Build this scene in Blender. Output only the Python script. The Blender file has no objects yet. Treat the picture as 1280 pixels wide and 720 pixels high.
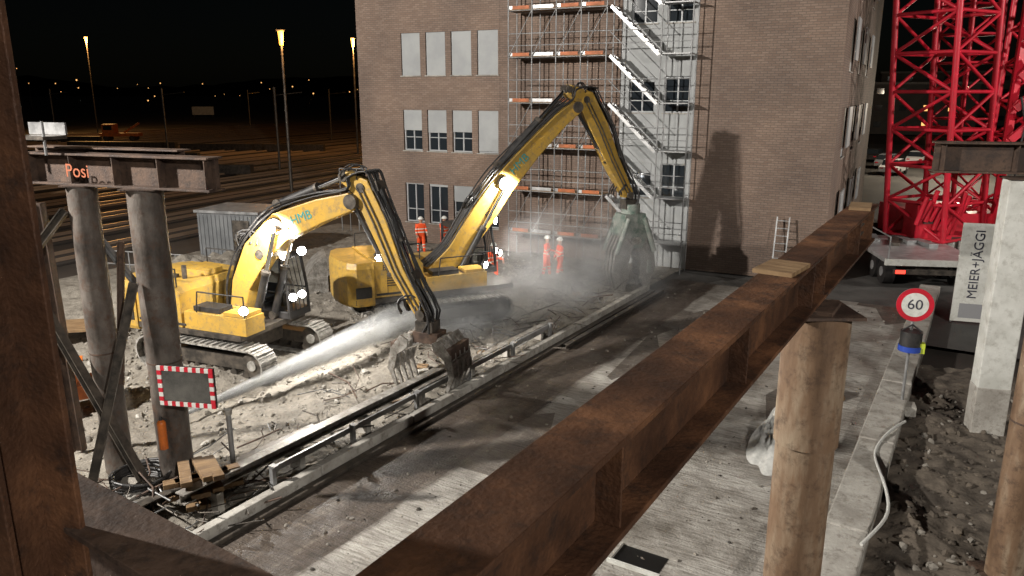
import bpy, bmesh, math, random
from mathutils import Vector as V, Matrix, noise
random.seed(3)
SC=bpy.context.scene
COL=SC.collection
SITE=math.radians(-31.5)
def S(b,a,z=0.0):
    c,s=math.cos(SITE),math.sin(SITE)
    return (b*c-a*s, b*s+a*c, z)

# ------------------------------------------------------------ materials
def nodes(name):
    m=bpy.data.materials.new(name); m.use_nodes=True
    nt=m.node_tree; b=nt.nodes["Principled BSDF"]
    return m,nt,b
def N(nt,t,**k):
    n=nt.nodes.new(t)
    for a,v in k.items():
        if a in n.inputs: n.inputs[a].default_value=v
        else: setattr(n,a,v)
    return n
def ramp(nt,fac,stops,interp='LINEAR'):
    r=nt.nodes.new("ShaderNodeValToRGB"); cr=r.color_ramp; cr.interpolation=interp
    cr.elements.remove(cr.elements[1])
    cr.elements[0].position=stops[0][0]; cr.elements[0].color=(*stops[0][1],1)
    for p,c in stops[1:]:
        e=cr.elements.new(p); e.color=(*c,1)
    if fac is not None: nt.links.new(fac,r.inputs[0])
    return r
def mat(name,c1,c2=None,rough=.6,metal=0,scale=3,bump=0,bscale=None,stretch=None,detail=6,lo=.38,hi=.62,c3=None,dirt=None):
    m,nt,b=nodes(name); L=nt.links
    b.inputs["Roughness"].default_value=rough; b.inputs["Metallic"].default_value=metal
    b.inputs["Base Color"].default_value=(*c1,1)
    tc=N(nt,"ShaderNodeTexCoord"); mp=N(nt,"ShaderNodeMapping")
    L.new(tc.outputs["Object"],mp.inputs[0])
    if stretch: mp.inputs["Scale"].default_value=stretch
    if c2 is not None:
        n=N(nt,"ShaderNodeTexNoise",Scale=scale,Detail=detail,Roughness=.65); L.new(mp.outputs[0],n.inputs[0])
        st=[(lo,c1),(hi,c2)] if c3 is None else [(lo,c1),((lo+hi)/2,c3),(hi,c2)]
        r=ramp(nt,n.outputs[0],st); outc=r.outputs[0]
        if dirt:
            nd=N(nt,"ShaderNodeTexNoise",Scale=scale*3.7,Detail=10,Roughness=.75); L.new(tc.outputs["Object"],nd.inputs[0])
            rd=ramp(nt,nd.outputs[0],[(.5,(0,0,0)),(.68,(1,1,1))])
            mx=N(nt,"ShaderNodeMix",data_type='RGBA'); L.new(rd.outputs[0],mx.inputs[0]); L.new(outc,mx.inputs[6]); mx.inputs[7].default_value=(*dirt,1); outc=mx.outputs[2]
        L.new(outc,b.inputs["Base Color"])
        rr=ramp(nt,n.outputs[0],[(.3,(rough*.8,)*3),(.7,(min(1,rough*1.2),)*3)]); L.new(rr.outputs[0],b.inputs["Roughness"])
    if bump:
        n2=N(nt,"ShaderNodeTexNoise",Scale=bscale or scale*6,Detail=8); L.new(mp.outputs[0],n2.inputs[0])
        bp=N(nt,"ShaderNodeBump",Strength=bump,Distance=.03); L.new(n2.outputs[0],bp.inputs["Height"]); L.new(bp.outputs[0],b.inputs["Normal"])
    return m
def emis(name,c,s,sample=False):
    m,nt,b=nodes(name); b.inputs["Base Color"].default_value=(*c,1)
    b.inputs["Emission Color"].default_value=(*c,1); b.inputs["Emission Strength"].default_value=s
    if not sample: m.cycles.emission_sampling='NONE'
    return m
M_yel=mat("paint_yellow",(.50,.30,.05),(.36,.235,.06),rough=.42,scale=1.6,bump=.06,lo=.42,hi=.7,dirt=(.20,.15,.09))
M_org=mat("paint_orange",(.65,.16,.02),(.4,.1,.02),rough=.45,scale=3)
M_red=mat("paint_red",(.56,.014,.035),(.40,.011,.022),rough=.4,scale=1.5)
M_blk=mat("black_rubber",(.012,.012,.013),(.035,.032,.03),rough=.5,scale=5)
M_dk=mat("dark_steel",(.05,.045,.04),(.13,.11,.09),rough=.5,metal=.5,scale=4,bump=.15)
M_trk=mat("track_steel",(.20,.19,.17),(.42,.40,.37),rough=.7,metal=.2,scale=5,bump=.3)
M_chr=mat("chrome_rod",(.75,.75,.75),rough=.15,metal=1)
M_grn=mat("attachment_green",(.10,.16,.13),(.32,.33,.30),rough=.55,metal=.2,scale=3,bump=.2,dirt=(.36,.35,.32))
M_wear=mat("worn_steel",(.18,.17,.15),(.42,.40,.37),rough=.5,metal=.4,scale=4,bump=.2,dirt=(.12,.08,.055))
M_rust=mat("rusty_beam",(.040,.019,.011),(.19,.085,.038),rough=.6,metal=.3,scale=1.7,bump=.3,bscale=45,lo=.34,hi=.70,c3=(.085,.038,.019),dirt=(.030,.017,.012),detail=10)
M_rustd=mat("rusty_beam_dark",(.045,.028,.021),(.12,.075,.052),rough=.7,metal=.2,scale=2.5,bump=.25,bscale=30,dirt=(.03,.022,.018))
M_pipe=mat("rusty_pipe",(.12,.07,.04),(.34,.27,.19),rough=.6,metal=.2,scale=1.9,bump=.2,bscale=25,stretch=(1,1,.25),lo=.36,hi=.64,c3=(.20,.125,.075),dirt=(.09,.055,.035),detail=12)
M_pipe2=mat("grey_pipe",(.040,.032,.027),(.18,.155,.135),rough=.6,metal=.3,scale=1.5,bump=.2,bscale=25,stretch=(1,1,.6),lo=.38,hi=.64,dirt=(.10,.055,.035),detail=12)
M_conc=mat("concrete_pale",(.28,.26,.23),(.44,.42,.38),rough=.85,scale=1.5,bump=.25,bscale=20,dirt=(.18,.16,.135),detail=9)
M_white=mat("white_panel",(.50,.50,.46),(.66,.66,.62),rough=.6,scale=1.2,dirt=(.40,.39,.35))
M_wood=mat("timber",(.13,.075,.035),(.25,.16,.08),rough=.75,scale=2,stretch=(1,8,1),bump=.2)
M_alu=mat("aluminium",(.36,.36,.36),(.52,.52,.52),rough=.4,metal=.5,scale=3)
M_galv=mat("galvanised_tube",(.20,.20,.20),(.33,.33,.33),rough=.45,metal=.4,scale=3)
M_ora=mat("toe_board_orange",(.55,.14,.03),(.32,.11,.045),rough=.6,scale=2)
M_glass,_nt,_b=nodes("dark_glass"); _b.inputs["Base Color"].default_value=(.02,.025,.03,1); _b.inputs["Roughness"].default_value=.06
M_cglass,_nt,_b=nodes("cab_glass"); _b.inputs["Base Color"].default_value=(.6,.65,.65,1); _b.inputs["Roughness"].default_value=.03; _b.inputs["Transmission Weight"].default_value=1; _b.inputs["IOR"].default_value=1.02
M_blind=mat("window_blind",(.30,.31,.315),(.37,.38,.38),rough=.6,scale=.6)
M_frame=mat("window_frame",(.40,.41,.42),rough=.4)
M_lamp=emis("work_lamp_glow",(1,.97,.9),70)
M_sod=emis("sodium_lamp_glow",(1,.40,.05),4)
M_far=emis("far_lamp_glow",(1,.5,.16),1.6)
M_tail=emis("tail_lamp_glow",(1,.05,.03),2.5)
M_soil=mat("dark_soil",(.05,.040,.031),(.135,.11,.085),rough=.95,scale=1.5,bump=1,bscale=9,detail=10)
M_grav=mat("rubble_ground",(.13,.115,.095),(.31,.28,.235),rough=.95,scale=1.1,bump=1.0,bscale=16,detail=12,lo=.3,hi=.68,dirt=(.11,.095,.075))
M_stone=mat("rubble_stone",(.15,.135,.115),(.29,.265,.23),rough=.95,scale=.9,bump=.4,bscale=12)
M_asph=mat("asphalt",(.05,.048,.045),(.10,.095,.088),rough=.75,scale=.5,bump=.3,bscale=20,detail=10)
M_teal=mat("logo_teal",(.03,.26,.25),rough=.5)
M_ink=mat("lettering_dark",(.03,.03,.05),rough=.5)
M_helm=mat("helmet_white",(.7,.7,.66),rough=.4)
M_car=mat("car_paint_grey",(.30,.31,.33),rough=.3,metal=.3)
M_carw=mat("car_paint_white",(.6,.6,.6),rough=.3)
M_hoseW=mat("white_hose",(.55,.55,.52),rough=.5)
M_blue=mat("blue_paint",(.02,.06,.35),rough=.5)

# ------------------------------------------------------------ mesh builder
class MB:
    def __init__(s): s.v=[];s.f=[];s.m=[];s.mats=[];s.sm=[]
    def mi(s,m):
        if m not in s.mats: s.mats.append(m)
        return s.mats.index(m)
    def add(s,vs,fs,m,smooth=False):
        o=len(s.v); s.v+=[tuple(x) for x in vs]; i=s.mi(m)
        for f in fs: s.f.append([o+k for k in f]); s.m.append(i); s.sm.append(smooth)
    def box(s,c,sz,m,R=None):
        x,y,z=[k/2 for k in sz]
        vs=[V((i*x,j*y,k*z)) for i in(-1,1) for j in(-1,1) for k in(-1,1)]
        if R is not None: vs=[R@q for q in vs]
        c=V(c); vs=[q+c for q in vs]
        s.add(vs,[(0,1,3,2),(4,6,7,5),(0,4,5,1),(2,3,7,6),(0,2,6,4),(1,5,7,3)],m)
    def bar(s,p1,p2,w,h,m):
        p1=V(p1);p2=V(p2);d=p2-p1
        q=d.to_track_quat('Y','Z').to_matrix()
        s.box((p1+p2)/2,(w,d.length,h),m,q)
    def cyl(s,p1,p2,r,m,r2=None,n=12,smooth=True):
        p1=V(p1);p2=V(p2);d=p2-p1
        if r2 is None:r2=r
        q=d.to_track_quat('Z','Y').to_matrix()
        a=[];b=[]
        for i in range(n):
            t=2*math.pi*i/n; e=V((math.cos(t),math.sin(t),0))
            a.append(p1+q@(e*r)); b.append(p2+q@(e*r2))
        s.add(a+b,[(i,(i+1)%n,n+(i+1)%n,n+i) for i in range(n)],m,smooth)
        s.add(a,[tuple(range(n))],m); s.add(b,[tuple(range(n))],m)
    def tube(s,pts,r,m,n=7):
        for a,b in zip(pts[:-1],pts[1:]): s.cyl(a,b,r,m,n=n)
    def prism(s,pts,y0,y1,m):
        n=len(pts)
        vs=[(x,y0,z) for x,z in pts]+[(x,y1,z) for x,z in pts]
        s.add(vs,[tuple(range(n)),tuple(range(n,2*n))]+[(i,(i+1)%n,n+(i+1)%n,n+i) for i in range(n)],m)
    def strip(s,cs,y0,y1,m):
        P=[V((c[0],c[1])) for c in cs]; top=[];bot=[]
        for i,p in enumerate(P):
            a=P[max(0,i-1)];b=P[min(len(P)-1,i+1)]; d=(b-a).normalized(); nn=V((-d.y,d.x)); h=cs[i][2]/2
            top.append(p+nn*h); bot.append(p-nn*h)
        n=len(P); vs=[]
        for y in(y0,y1):
            vs+=[(q.x,y,q.y) for q in top]+[(q.x,y,q.y) for q in bot]
        fs=[]
        for i in range(n-1):
            fs+=[(i,i+1,n+i+1,n+i),(2*n+i,2*n+i+1,3*n+i+1,3*n+i),(i,i+1,2*n+i+1,2*n+i),(n+i,n+i+1,3*n+i+1,3*n+i)]
        fs+=[(0,n,3*n,2*n),(n-1,2*n-1,4*n-1,3*n-1)]
        s.add(vs,fs,m)
    def sphere(s,c,r,m,n=12,k=8,half=False,sc=(1,1,1)):
        c=V(c);vs=[];fs=[]
        for j in range(k+1):
            ph=(math.pi/(2 if half else 1))*j/k
            for i in range(n):
                t=2*math.pi*i/n
                vs.append(c+V((math.sin(ph)*math.cos(t)*r*sc[0],math.sin(ph)*math.sin(t)*r*sc[1],math.cos(ph)*r*sc[2])))
        for j in range(k):
            for i in range(n): fs.append((j*n+i,j*n+(i+1)%n,(j+1)*n+(i+1)%n,(j+1)*n+i))
        s.add(vs,fs,m,True)
    def obj(s,name,parent=None,loc=(0,0,0),rz=0,bevel=0,rot=None):
        me=bpy.data.meshes.new(name); me.from_pydata(s.v,[],s.f)
        for m in s.mats: me.materials.append(m)
        me.polygons.foreach_set("material_index",s.m); me.polygons.foreach_set("use_smooth",s.sm)
        bm=bmesh.new(); bm.from_mesh(me); bmesh.ops.recalc_face_normals(bm,faces=bm.faces); bm.to_mesh(me); bm.free()
        o=bpy.data.objects.new(name,me); COL.objects.link(o)
        o.location=loc; o.rotation_euler=rot or (0,0,rz)
        if parent: o.parent=parent
        if bevel:
            b=o.modifiers.new("b","BEVEL"); b.width=bevel; b.segments=2; b.limit_method='ANGLE'; b.angle_limit=math.radians(40)
        return o
def empty(name,loc=(0,0,0),rz=0):
    o=bpy.data.objects.new(name,None); COL.objects.link(o); o.location=loc; o.rotation_euler=(0,0,rz); return o
def light(name,kind,loc,power,color=(1,1,1),parent=None,target=None,size=.3,spot=120,blend=.5):
    l=bpy.data.lights.new(name,kind); l.energy=power; l.color=color
    if kind in('SPOT','POINT'): l.shadow_soft_size=size
    if kind=='SPOT': l.spot_size=math.radians(spot); l.spot_blend=blend
    o=bpy.data.objects.new(name,l); COL.objects.link(o); o.location=loc
    if target is not None: o.rotation_euler=(V(target)-V(loc)).to_track_quat('-Z','Y').to_euler()
    if parent: o.parent=parent
    return o
def text(name,body,size,m,parent,loc,rot,ext=.002):
    c=bpy.data.curves.new(name,"FONT"); c.body=body; c.size=size; c.extrude=ext; c.align_x='CENTER'; c.align_y='CENTER'
    c.materials.append(m); o=bpy.data.objects.new(name,c); COL.objects.link(o); o.location=loc; o.rotation_euler=rot; o.parent=parent
    return o

# ------------------------------------------------------------ camera
cam=bpy.data.cameras.new("camera"); cam.sensor_width=36; cam.lens=27; cam.clip_end=6000; cam.clip_start=.05
co=bpy.data.objects.new("camera",cam); COL.objects.link(co)
co.location=(0,0,7.5); co.rotation_euler=(math.radians(90-14.3),0,0); SC.camera=co

# ------------------------------------------------------------ world / view
w=bpy.data.worlds.new("World"); SC.world=w; w.use_nodes=True
sk=w.node_tree.nodes.new("ShaderNodeTexSky"); sk.sky_type='NISHITA'; sk.sun_disc=False
sk.sun_elevation=math.radians(20); sk.sun_rotation=math.radians(200)
w.node_tree.links.new(sk.outputs[0],w.node_tree.nodes["Background"].inputs[0]); w.node_tree.nodes["Background"].inputs[1].default_value=.0003
SC.view_settings.view_transform='Standard'; SC.view_settings.look='None'; SC.view_settings.exposure=0

# ------------------------------------------------------------ ground
mb=MB(); mb.add([(-2500,-300,-.30),(2500,-300,-.30),(2500,4000,-.30),(-2500,4000,-.30)],[(0,1,2,3)],
   mat("railway_ballast",(.018,.014,.011),(.055,.043,.034),rough=.9,scale=.12,detail=10)); mb.obj("ground")
mb=MB(); mb.add([(-27,26,-.10),(60,26,-.10),(60,130,-.10),(-27,130,-.10)],[(0,1,2,3)],M_asph)
mb.add([(4.5,-10,-.104),(60,-10,-.104),(60,26,-.104),(4.5,26,-.104)],[(0,1,2,3)],M_asph)
mb.obj("yard_pavement",rz=SITE)
def slab_mat():
    m,nt,b=nodes("bridge_deck_concrete"); L=nt.links
    tc=N(nt,"ShaderNodeTexCoord"); sx=N(nt,"ShaderNodeSeparateXYZ"); L.new(tc.outputs["Object"],sx.inputs[0])
    mp=N(nt,"ShaderNodeMapping"); mp.inputs["Scale"].default_value=(2.2,.35,1); L.new(tc.outputs["Object"],mp.inputs[0])
    mp2=N(nt,"ShaderNodeMapping"); mp2.inputs["Scale"].default_value=(1.0,9,1); mp2.inputs["Rotation"].default_value=(0,0,.12); L.new(tc.outputs["Object"],mp2.inputs[0])
    n1=N(nt,"ShaderNodeTexNoise",Scale=1.2,Detail=10,Roughness=.7); L.new(mp.outputs[0],n1.inputs[0])
    n2=N(nt,"ShaderNodeTexNoise",Scale=.8,Detail=10,Roughness=.7); L.new(tc.outputs["Object"],n2.inputs[0])
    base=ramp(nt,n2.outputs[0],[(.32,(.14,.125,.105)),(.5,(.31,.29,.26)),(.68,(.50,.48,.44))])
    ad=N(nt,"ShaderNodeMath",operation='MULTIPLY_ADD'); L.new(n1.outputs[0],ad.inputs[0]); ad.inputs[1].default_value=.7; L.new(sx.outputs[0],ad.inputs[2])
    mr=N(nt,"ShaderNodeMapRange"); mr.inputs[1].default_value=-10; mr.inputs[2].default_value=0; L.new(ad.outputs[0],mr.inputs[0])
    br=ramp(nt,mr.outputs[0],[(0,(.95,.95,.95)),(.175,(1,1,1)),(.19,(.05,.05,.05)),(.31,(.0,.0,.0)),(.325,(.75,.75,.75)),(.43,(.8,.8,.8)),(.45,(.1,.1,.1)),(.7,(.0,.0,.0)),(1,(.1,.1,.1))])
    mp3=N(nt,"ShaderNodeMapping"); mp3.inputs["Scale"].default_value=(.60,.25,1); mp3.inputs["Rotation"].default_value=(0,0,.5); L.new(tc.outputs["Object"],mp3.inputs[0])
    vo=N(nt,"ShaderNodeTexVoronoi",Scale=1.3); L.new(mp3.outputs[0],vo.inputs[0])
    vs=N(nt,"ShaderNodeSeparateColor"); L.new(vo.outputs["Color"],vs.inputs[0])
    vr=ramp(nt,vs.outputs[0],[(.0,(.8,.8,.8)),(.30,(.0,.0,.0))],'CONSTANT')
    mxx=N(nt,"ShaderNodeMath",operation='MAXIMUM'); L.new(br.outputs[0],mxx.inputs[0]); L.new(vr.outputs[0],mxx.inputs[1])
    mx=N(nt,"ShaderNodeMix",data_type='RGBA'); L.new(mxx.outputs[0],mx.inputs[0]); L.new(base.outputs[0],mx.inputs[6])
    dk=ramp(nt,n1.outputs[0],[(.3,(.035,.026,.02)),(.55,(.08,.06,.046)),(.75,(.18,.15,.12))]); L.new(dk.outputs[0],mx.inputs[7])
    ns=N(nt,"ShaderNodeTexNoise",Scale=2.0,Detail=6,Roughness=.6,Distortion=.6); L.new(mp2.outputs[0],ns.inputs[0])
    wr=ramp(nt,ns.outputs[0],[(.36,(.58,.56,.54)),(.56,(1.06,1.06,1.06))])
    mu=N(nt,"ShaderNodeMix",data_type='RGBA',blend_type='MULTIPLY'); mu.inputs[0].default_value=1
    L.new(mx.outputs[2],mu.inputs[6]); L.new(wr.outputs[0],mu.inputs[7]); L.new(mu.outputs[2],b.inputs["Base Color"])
    rr=ramp(nt,n2.outputs[0],[(.4,(.38,.38,.38)),(.6,(.9,.9,.9))]); L.new(rr.outputs[0],b.inputs["Roughness"])
    n3=N(nt,"ShaderNodeTexNoise",Scale=22,Detail=8); L.new(tc.outputs["Object"],n3.inputs[0])
    am=N(nt,"ShaderNodeMath",operation='ADD'); L.new(n3.outputs[0],am.inputs[0]); L.new(ns.outputs[0],am.inputs[1])
    bp=N(nt,"ShaderNodeBump",Strength=.7,Distance=.03); L.new(am.outputs[0],bp.inputs["Height"]); L.new(bp.outputs[0],b.inputs["Normal"])
    return m
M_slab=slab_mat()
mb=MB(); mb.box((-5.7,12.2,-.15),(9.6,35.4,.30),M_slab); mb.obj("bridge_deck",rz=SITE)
mb=MB(); 
bx,ax=-4.05,10.65
mb.box((bx,ax,.006),(.8,.55,.006),emis("painted_shaft_shade",(.002,.002,.002),0))  # black sheet on the deck, painted in for the shade inside the opening
mb.box((bx+.05,ax+.30,.02),(1.0,.05,.04),M_conc); mb.box((bx,ax-.30,.03),(.9,.06,.06),M_white); mb.box((bx-.43,ax,.03),(.06,.5,.06),M_conc)
mb.obj("deck_opening",rz=SITE)
mb=MB(); 
for i in range(9): mb.box((-1.25+random.uniform(-.01,.01),-3+i*4+2,.14),(.7,3.96,.28),M_conc)
mb.obj("concrete_kerb",rz=SITE,bevel=.03)
def terrain(name,b0,b1,a0,a1,st,m,hf):
    nb=int((b1-b0)/st);na=int((a1-a0)/st);vs=[];fs=[]
    for j in range(na+1):
        for i in range(nb+1):
            b=b0+(b1-b0)*i/nb;a=a0+(a1-a0)*j/na; vs.append((b,a,hf(b,a)))
    for j in range(na):
        for i in range(nb):
            k=j*(nb+1)+i; fs.append((k,k+1,k+nb+2,k+nb+1))
    x=MB(); x.add(vs,fs,m,True); return x.obj(name,rz=SITE)
def fb(b,a,f,o=4): return noise.fractal(V((b*f,a*f,1.7)),1.0,2.0,o)
def soilh(b,a): return -.10+.17*fb(b,a,.8,6)+.06*fb(b,a,4,4)-.1*min(1,max(0,(b-3.8)/.7))
terrain("soil",-.9,4.6,-2,24,.07,M_soil,soilh)
mounds=[(-14.5,17,1.8,.45),(-12.6,22.5,1.6,.35),(-17.5,12.5,2.2,.3),(-20,24,3,.5),(-12.3,27,2,.45),(-16.5,19.8,1.5,.4),(-13.2,6.2,1.2,.3)]
def gravh(b,a):
    h=-.02+.14*fb(b,a,.55,5)+.06*fb(b,a,4.5,4)
    for mb_,ma,r,hh in mounds:
        d=((b-mb_)**2+(a-ma)**2)/r**2; h+=hh*math.exp(-d)
    e=min(1,max(0,(-10.75-b)/.5)); f=min(1,max(0,(34-a)/3),max(0,(b+33.5)/4))
    return h*max(0,f)*(.4+.6*e)-.1*(1-f)-.25*(1-min(1,f*4)) 
terrain("rubble_ground",-34,-10.8,-2,34,.10,M_grav,gravh)
ico=bmesh.new(); bmesh.ops.create_icosphere(ico,subdivisions=1,radius=1); IV=[v.co.copy() for v in ico.verts]; IF=[[v.index for v in f.verts] for f in ico.faces]; ico.free()
def stones(name,n,region,hf,m,smin,smax,mats=None,pw=2.2):
    x=MB()
    for _ in range(n):
        b=random.uniform(region[0],region[1]);a=random.uniform(region[2],region[3])
        r=smin*(smax/smin)**(random.random()**pw)
        R=Matrix.Rotation(random.uniform(0,6.3),3,random.choice('XYZ'))@Matrix.Rotation(random.uniform(0,6.3),3,random.choice('XYZ'))
        sc=V((random.uniform(.6,1.3),random.uniform(.6,1.3),random.uniform(.35,.9)))
        z=hf(b,a)
        vs=[(R@V((p.x*sc.x*r,p.y*sc.y*r,p.z*sc.z*r))*random.uniform(.8,1.15))+V((b,a,z+r*.15)) for p in IV]
        x.add(vs,IF,random.choice(mats) if mats else m)
    return x.obj(name,rz=SITE)
stones("rubble_stones",9500,(-24,-10.9,4,30),gravh,M_stone,.02,.12,[M_stone,M_grav,M_stone,M_stone,M_conc],3.6)
stones("soil_stones",1500,(-.8,3.8,4,22),soilh,M_soil,.03,.12,[M_soil,M_soil,M_soil,M_soil,M_stone])
stones("deck_debris",1500,(-10.3,-1.8,4,29),lambda b,a:0.0,M_stone,.010,.05,[M_stone,M_dk])
mb=MB()
for (b,a,s1) in [(-12.2,6.6,.8),(-12.9,7.5,.6),(-12.4,8.3,.5),(-12.6,5.6,.7),(-11.4,6.0,.5),(-11.6,13.2,.4),(-12.3,15.5,.4),(-12.0,18,.4),(-11.7,20.6,.6),(-12,25,.7),(-13,28,.7),(-11.6,27,.8)]:
    for k in range(4):
        R=Matrix.Rotation(random.uniform(0,3),3,'Z')@Matrix.Rotation(random.uniform(-.5,.5),3,'X')
        bb=b+random.uniform(-.5,.3);aa=a+random.uniform(-.5,.5)
        mb.box((bb,aa,gravh(bb,aa)+.08),(s1*random.uniform(.5,1),s1*random.uniform(.2,.5),.09),random.choice([M_stone,M_stone,M_wood,M_conc]),R)
mb.obj("broken_concrete_pile",rz=SITE,bevel=.015)
mb=MB()
for _ in range(300):
    b=random.uniform(-13.4,-10.9);a=random.choice([random.uniform(5,9),random.uniform(5,28),random.uniform(20,29)]);t=random.uniform(0,6.3);l=random.uniform(.3,1.5);z=gravh(b,a)+.08
    p=V((b,a,z)); q=p+V((math.cos(t)*l*.5,math.sin(t)*l*.5,random.uniform(0,.3))); r=q+V((math.cos(t+.5)*l*.5,math.sin(t+.5)*l*.5,random.uniform(-.1,.2)))
    mb.tube([p,q,r],random.choice([.01,.014,.02]),random.choice([M_rustd,M_dk,M_galv]),n=5)
mb.obj("rebar_debris",rz=SITE)
mb=MB()
for i in range(7): mb.box((-10.62+random.uniform(-.012,.012),8.45+i*2.92,.13+random.uniform(-.01,.01)),(.20,2.89,.30),M_conc)
mb.box((-10.40,17.2,.05),(.20,20.4,.09),M_dk)
mb.box((-10.62,6.9,.16),(.30,.22,.36),M_white)
mb.obj("deck_edge_beam",rz=SITE,bevel=.02)
def hsec(x,p1,p2,w,h,t,m):
    p1=V(p1);p2=V(p2);d=(p2-p1);q=d.to_track_quat('Y','Z').to_matrix();c=(p1+p2)/2;l=d.length
    up=q@V((0,0,1))
    x.box(c+up*(h/2-t/2),(w,l,t),m,q); x.box(c-up*(h/2-t/2),(w,l,t),m,q); x.box(c,(t*.7,l,h-2*t),m,q)
mb=MB()
hsec(mb,(-11.45,7.4,.50),(-11.35,15.2,.52),.24,.2,.025,M_wear)
hsec(mb,(-11.15,13.6,.42),(-11.05,20.4,.46),.2,.2,.025,M_wear)
hsec(mb,(-12.1,6.0,.32),(-11.8,11.0,.36),.2,.18,.02,M_dk)
hsec(mb,(-10.05,19.5,.10),(-10.0,27.5,.10),.16,.16,.02,M_dk)
for a in(8,10,12,14,16.2,18,20): mb.box((-11.3,a,.2),(.3,.14,.42),M_conc)
for a in(9,11.2,13.4,15.6,17.8,20): mb.box((-10.88,a,.28),(.09,.09,.62),M_galv); mb.box((-10.84,a,.60),(.16,.12,.03),M_galv)
mb.bar((-10.93,9,.48),(-10.93,20,.48),.05,.12,M_galv)
mb.obj("steel_guide_rail",rz=SITE)
mb=MB(); 
for k in range(5):
    for j in range(3):
        mb.box((random.uniform(-.06,.06)+j*.24-.24,random.uniform(-.08,.08),.09+k*.13),(.2,.95,.1),M_wood,Matrix.Rotation(random.uniform(-.1,.1)+(1.57 if k%2 else 0),3,'Z'))
mb.obj("timber_stack",loc=(-5.75,12.95,.1),rz=.5,bevel=.01)

# ------------------------------------------------------------ big beam and columns
ROT2=math.radians(-31.6)
mb=MB()
H0,H1=5.82,6.25
hsec(mb,(-1.16,-4,(H0+H1)/2),(-1.16,9.76,(H0+H1)/2),.28,H1-H0,.03,M_rust)
for a in(1.3,2.5,4.3,6.2,6.7,8.6,9.6): mb.box((-1.16,a,(H0+H1)/2),(.24,.015,H1-H0-.06),M_rust)
mb.box((-1.10,6.46,H0-.02),(.42,.42,.035),M_rustd)
for a in(9.35,9.45,9.55): 
    for zz in(-.1,0,.1): mb.cyl((-1.15,a,(H0+H1)/2+zz),(-1.125,a,(H0+H1)/2+zz),.014,M_dk,n=6)
o=mb.obj("steel_beam",rz=ROT2,bevel=.004)
mb=MB()
mb.box((0,0,.015),(.28,.42,.03),M_wood); mb.obj("timber_board",loc=(*S(-1.17,5.65)[:2],H1+.002),rz=ROT2-.1)
mb=MB(); mb.box((0,0,.015),(.22,.5,.03),M_wood); mb.obj("timber_board",loc=(*S(-1.14,9.3)[:2],H1+.002),rz=ROT2+.1)
def pipe(name,x,y,z0,z1,r,m,collar=None,rb=None,m2=None,capm=None):
    b=MB()
    if collar:
        b.cyl((0,0,z0),(0,0,collar),rb or r*.92,m,n=48); b.cyl((0,0,collar),(0,0,z1),r,m2 or m,n=48)
    else:
        b.cyl((0,0,z0),(0,0,z1),r,m,n=48)
        b.cyl((0,0,z0+2.7),(0,0,z0+2.73),r+.006,M_rustd,n=48)
    b.box((0,0,z1+.0125),(r*2.1,r*2.1,.025),capm or M_rustd); b.box((0,0,z0+.02),(r*2.8,r*2.8,.04),M_rustd)
    return b.obj(name,loc=(x,y,0))
px,py,_=S(-1.02,6.46)
pipe("steel_pipe_column",px,py,.0,5.76,.262,M_pipe,collar=4.62,rb=.24)
pipe("steel_pipe_column",7.95,10.9,-.1,5.8,.27,M_pipe)
pipe("steel_pipe_column",-6.55,13.7,-.1,5.83,.31,M_pipe2,collar=None)
pipe("steel_pipe_column",-7.95,14.2,-.1,5.83,.26,M_pipe2)
mb=MB(); mb.box((0,0,3.4),(.68,.5,4.7),M_white); mb.box((0,0,.5),(.70,.52,1.15),M_conc); mb.box((0,0,5.77),(.8,.6,.04),M_rustd)
mb.obj("clad_column",loc=(10.93,16.45,-.05),rz=-.25,bevel=.02)
mb=MB(); hsec(mb,(9.25,17.05,6.13),(17,15.4,6.13),.45,.66,.04,M_rustd)
for i in range(5): mb.box((9.4+i*1.4,17.05-i*.3,6.13),(.02,.42,.58),M_rustd)
mb.obj("steel_crossbeam",bevel=.004)
mb=MB(); hsec(mb,(-9.0,14.57,6.14),(-5.05,13.17,6.14),.4,.58,.035,M_rustd)
for i in range(5):
    t=i/4*.96+.02; mb.box((-9.0+3.95*t,14.57-1.4*t,6.14),(.02,.36,.5),M_rustd,Matrix.Rotation(-.34,3,'Z'))
e=mb.obj("trestle_beam",bevel=.004)
text("chalk_mark","Posi",.34,mat("chalk_orange",(.40,.11,.045)),e,(-7.82,13.90,6.12),(math.radians(90),0,-.34))
mb=MB(); hsec(mb,(-9.3,15.2,6.2),(-5.9,14.0,6.2),.35,.6,.03,M_rustd); mb.obj("trestle_beam",bevel=.004)
mb=MB(); mb.box((0,0,0),(.9,.5,.06),M_dk); mb.box((0,.25,.15),(.9,.04,.22),M_galv)
for sx in(-.42,.42): mb.cyl((sx,-.2,-.3),(sx,-.2,.3),.025,M_galv,n=8)
mb.obj("steel_platform",loc=(-8.7,14.3,6.7),rz=-.34)
mb=MB()
hsec(mb,(-6.75,13.3,4.2),(-7.9,12.9,.1),.16,.16,.02,M_dk)
hsec(mb,(-9.0,14.2,3.5),(-6.9,13.2,.2),.16,.16,.02,M_dk)
hsec(mb,(-9.0,14.0,4.5),(-8.2,14.0,5.4),.14,.14,.02,M_dk)
hsec(mb,(-7.3,14.1,4.8),(-7.6,14.0,2.0),.12,.12,.02,M_rustd)
hsec(mb,(-8.1,14.4,5.2),(-7.0,14.3,3.6),.1,.1,.015,M_galv)
hsec(mb,(-9.3,15.0,5.4),(-9.2,15.0,.1),.2,.2,.02,M_rustd)
mb.obj("trestle_bracing")
mb=MB(); R=Matrix.Rotation(math.radians(-12),3,'Z')
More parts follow.
